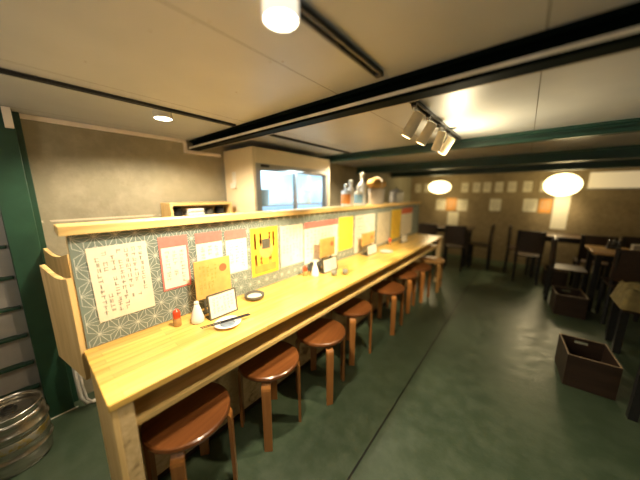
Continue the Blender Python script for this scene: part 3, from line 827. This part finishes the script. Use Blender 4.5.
# black legged bench with a khaki cloth
b = thing('bench', 'low black legged bench at the right edge under a khaki cloth', 'bench', (0, 0, 0))
obj('seat', bx((.88, 3.68, .47), (2.0, 4.10, .50)), M['darkwood'], b, bevel=.005)
for x, y in ((.915, 3.76), (.915, 4.05), (1.95, 3.76), (1.95, 4.05)):
    obj('leg', bx((x-.028, y-.028, 0), (x+.028, y+.028, .47)), M['black'], b)
bm = B(); NX, NY = 44, 30; g = {}
for i in range(NX+1):
    for j in range(NY+1):
        u, v = i/NX, j/NY
        x = .86+u*1.0; y = 3.655+v*.44
        fold = .020*math.sin(26*u+9*v)+.014*math.sin(17*v-31*u+1)+.012*math.sin(40*u*v+2)
        z = .63+.09*math.sin(5*u+.5)*math.sin(PI*(.2+.65*v)) + fold*.7 + .016*math.sin(46*v+26*u)+.02*v
        edge = min(u*22, 1, (1-u)*8, v*9, (1-v)*6)
        z = .506+(z-.506)*max(0, edge)**.6
        g[i, j] = bm.verts.new((x, y, max(z, .505)))
for i in range(NX):
    for j in range(NY):
        bm.faces.new((g[i, j], g[i+1, j], g[i+1, j+1], g[i, j+1]))
o = obj('khaki_cloth', bm, M['khaki'], smooth=True)
tag(o, 'khaki folded cloth heaped on the bench at the right edge', 'cloth')

# table at the right edge: one splayed black leg stands in view
o = thing('folding_table', 'black legged table cut off at right, one leg in view', 'table', (1.46, 2.40, 0))
obj('tabletop', bx((-.70, -.30, .825), (.60, .30, .86)), M['darkwood'], o, bevel=.004)
for sx, sy in ((-1, -1), (-1, 1), (1, -1), (1, 1)):
    bxx, tx = (-.665, -.66) if sx < 0 else (.50, .54)
    p0 = Vector((bxx, sy*.255, 0)); p1 = Vector((tx, sy*.255, .825))
    bm = B()
    for q, n_ in ((0, 0),):
        w_ = .024
        v0 = [bm.verts.new((p0.x+a_*w_, p0.y+b_*w_, 0)) for a_, b_ in ((-1, -1), (1, -1), (1, 1), (-1, 1))]
        v1 = [bm.verts.new((p1.x+a_*w_, p1.y+b_*w_, .825)) for a_, b_ in ((-1, -1), (1, -1), (1, 1), (-1, 1))]
        for i in range(4): bm.faces.new((v0[i], v0[(i+1) % 4], v1[(i+1) % 4], v1[i]))
        bm.faces.new(v0[::-1]); bm.faces.new(v1)
    obj('leg', bm, M['black'], o)

# ------------------------------------------------------------------ far wall: lamps, papers, light streaks, panel
def lantern(x, y, z, rx, rz, label):
    o = thing('paper_lantern', label, 'lantern', (x, y, z), 0, 'glowing lanterns at the far wall')
    n = 26
    pr = [(max(.0, rx*math.sin(PI*i/n))*(1+.015*(i % 2)), -rz*math.cos(PI*i/n)) for i in range(1, n)]
    obj('shade', lathe(B(), pr, 40), M['lantern'], o, smooth=True)
    obj('cord', tube(B(), [(0, 0, rz*.98), (0, 0, ZC-z)], .005, 8), M['black'], o)
    for s_ in (-1, 1): obj('ring', lathe(B(), [(rx*.13, s_*rz*.985), (rx*.16, s_*rz*1.0), (rx*.13, s_*rz*1.02), (rx*.11, s_*rz)], 20), M['black'], o)
    return o
lantern(.52, 6.72, 1.805, .27, .21, 'large round lantern glowing at the far wall')
lantern(-1.70, 6.80, 1.80, .25, .15, 'smaller flattened lantern glowing at the far wall beyond the counter')
def sheet(x0, x1, z0, z1, m, label, name='notice_paper', grp='papers on the far wall', lines=True, seed=1):
    o = thing(name, label, 'paper', ((x0+x1)/2, YF, (z0+z1)/2), 0, grp)
    W, H = (x1-x0)/2, (z1-z0)/2
    obj('sheet', bx((-W, -.002, -H), (W, 0, H)), M[m], o)
    if lines:
        bm = B(); rr = random.Random(seed)
        for i in range(4):
            x = -W*.6+i*W*.4; l_ = H*rr.uniform(.5, .8)
            quad(bm, [(x-.008, -.0026, -l_), (x+.008, -.0026, -l_), (x+.008, -.0026, H*.8), (x-.008, -.0026, H*.8)])
        obj('writing', bm, M['ink'], o)
    return o
xs = [-2.42, -2.17, -1.24, -.98, -.76, -.52, -.27, .01, .30]
sheet(-1.38, -1.14, 1.20, 1.49, 'paper', 'white notice right of the orange one under the flattened lantern', seed=14)
words = ['first', 'second', 'third', 'fourth', 'fifth', 'sixth', 'seventh', 'eighth', 'ninth']
for i, x in enumerate(xs):
    sheet(x-.075, x+.075, 1.68, 1.91, 'paper', 'white slip in the high row on the far wall, %s from the left' % words[i], 'menu_slip', 'row of slips high on the far wall', seed=i)
sheet(-.66, -.44, 1.23, 1.51, 'paper2', 'white notice alone in the middle of the far wall')
sheet(-1.90, -1.66, 1.20, 1.49, 'paper', 'white notice left of the orange one under the flattened lantern', seed=4)
sheet(-1.64, -1.40, 1.20, 1.52, 'orange', 'orange notice on the far wall under the flattened lantern', seed=5)
sheet(-.02, .22, 1.24, 1.52, 'paper2', 'white notice left of the large round lantern', seed=6)
sheet(.25, .46, 1.22, 1.52, 'orange', 'orange notice on the far wall under the large round lantern', seed=7)
sheet(.49, .74, .88, 1.70, 'paper2', 'long pale sheet standing in for the light streak below the large lantern', 'light_streak_sheet', 'light streak sheets on the far wall', False)  # sheet added in place of the lantern's light shaft on the wall
sheet(-1.58, -1.32, .80, 1.16, 'paper', 'pale sheet standing in for the light streak below the flattened lantern', 'light_streak_sheet', 'light streak sheets on the far wall', False)  # second added sheet, shaped as the smaller lantern's light streak
o = thing('light_panel', 'long pale panel high on the far wall at the right edge', 'panel', (1.75, YF, 1.90))
obj('panel_face', bx((-.80, -.05, -.155), (.80, -.002, .155)), M['lightpanel'], o, bevel=.006)
obj('panel_frame', bx((-.82, -.03, -.175), (.82, -.001, -.157)), M['winframe'], o)

# ------------------------------------------------------------------ light
def spot(loc, target, power, size=1.2, blend=.6, col=(1, .80, .52), r=.03):
    L = bpy.data.lights.new('spot', 'SPOT'); L.energy = power; L.spot_size = size; L.spot_blend = blend; L.color = col; L.shadow_soft_size = r
    o = bpy.data.objects.new('spot_light', L); COL.objects.link(o); o.location = loc
    o.rotation_euler = (Vector(target)-Vector(loc)).to_track_quat('-Z', 'Y').to_euler(); return o
def point(loc, power, col=(1, .78, .48), r=.05, sf=1.0):
    L = bpy.data.lights.new('point', 'POINT'); L.energy = power; L.color = col; L.shadow_soft_size = r; L.specular_factor = sf
    o = bpy.data.objects.new('point_light', L); COL.objects.link(o); o.location = loc; return o
def area(loc, target, power, sx, sy, col=(1, .8, .55)):
    L = bpy.data.lights.new('area', 'AREA'); L.energy = power; L.shape = 'RECTANGLE'; L.size = sx; L.size_y = sy; L.color = col
    o = bpy.data.objects.new('area_light', L); COL.objects.link(o); o.location = loc
    o.rotation_euler = (Vector(target)-Vector(loc)).to_track_quat('-Z', 'Y').to_euler(); return o
WARM = (1, .84, .60)
spot((-.548, .505, 2.072), (-.85, .6, 0), 30, 2.4, .6, WARM, .04)
spot((-.90, .70, 2.10), (-.95, .75, 0), 85, 2.3, .6, WARM, .04)  # added key light without a fixture, for the counter and its shadow edge
spot((-1.87, .675, 2.09), (-1.87, .72, 0), 75, 2.8, .4, WARM, .04)
spot((-1.84, 2.92, 2.09), (-1.80, 2.95, 0), 60, 2.8, .5, WARM, .04)
for y, tx, ty in ((1.46, -1.40, 1.25), (1.72, -1.45, 2.05), (2.06, -1.45, 2.75), (2.28, -1.4, 3.6)):
    spot((-.60, y, 1.95), (tx, ty, .95), 85, 1.05, .7, (1, .82, .52), .03)
spot((-.50, 2.30, 1.80), (-.1, 2.2, 2.4), 24, 2.9, .9, (1, .82, .50), .06)  # added upward light without a fixture, brightens the second ceiling bay
point((.55, 6.30, 1.72), 3, (1, .76, .42), .25)
spot((.52, 6.60, 1.56), (.40, 5.6, 0), 40, 2.2, .8, (1, .78, .44), .12)
spot((-1.70, 6.60, 1.60), (-1.4, 5.6, 0), 16, 2.2, .8, (1, .78, .44), .12)
spot((.56, 6.85, 1.58), (.58, 7.4, 1.25), 12, 1.5, .8, (1, .80, .46), .06)
spot((-1.55, 6.95, 1.62), (-1.5, 7.4, 1.15), 7, 1.5, .8, (1, .80, .46), .06)
point((-1.70, 6.40, 1.72), 2.5, (1, .76, .42), .2)
area((-2.2, 2.1, 1.90), (-2.3, 2.1, 0), 8, .25, 1.0, (.62, .82, 1))
point((-1.5, -.9, 1.55), 9, (1, .88, .70), .12)  # added fill from behind left, for the column and slatted door
point((1.5, .9, 1.35), 6, (1, .84, .60), .15)  # added fill from the right, reaches the panel under the counter
point((-.2, -.6, 1.3), 4, (1, .88, .70), .15)  # soft fill added near the camera, no fixture

W = bpy.data.worlds.new('world'); SC.world = W; W.use_nodes = True
W.node_tree.nodes['Background'].inputs['Color'].default_value = (1, .8, .55, 1)
W.node_tree.nodes['Background'].inputs['Strength'].default_value = .05

# ------------------------------------------------------------------ camera
f_px = 246.0
def cdir(px, py): return Vector((px-320, -(py-240), -f_px)).normalized()
Yc = cdir(526, 194); Xc = -cdir(16, 194); Xc = (Xc - Yc*Xc.dot(Yc)).normalized(); Zc = Xc.cross(Yc)
cam = bpy.data.cameras.new('camera'); co = bpy.data.objects.new('camera', cam); COL.objects.link(co)
cam.sensor_width = 36; cam.sensor_fit = 'HORIZONTAL'; cam.lens = f_px/640*36; cam.clip_start = .02
Rm = Matrix((Xc, Yc, Zc)).to_4x4()
co.matrix_world = Matrix.Translation((0, 0, 1.632)) @ Rm
cam.dof.use_dof = True; cam.dof.focus_distance = 1.5; cam.dof.aperture_fstop = .46
SC.camera = co
SC.view_settings.view_transform = 'Standard'
SC.view_settings.exposure = .62
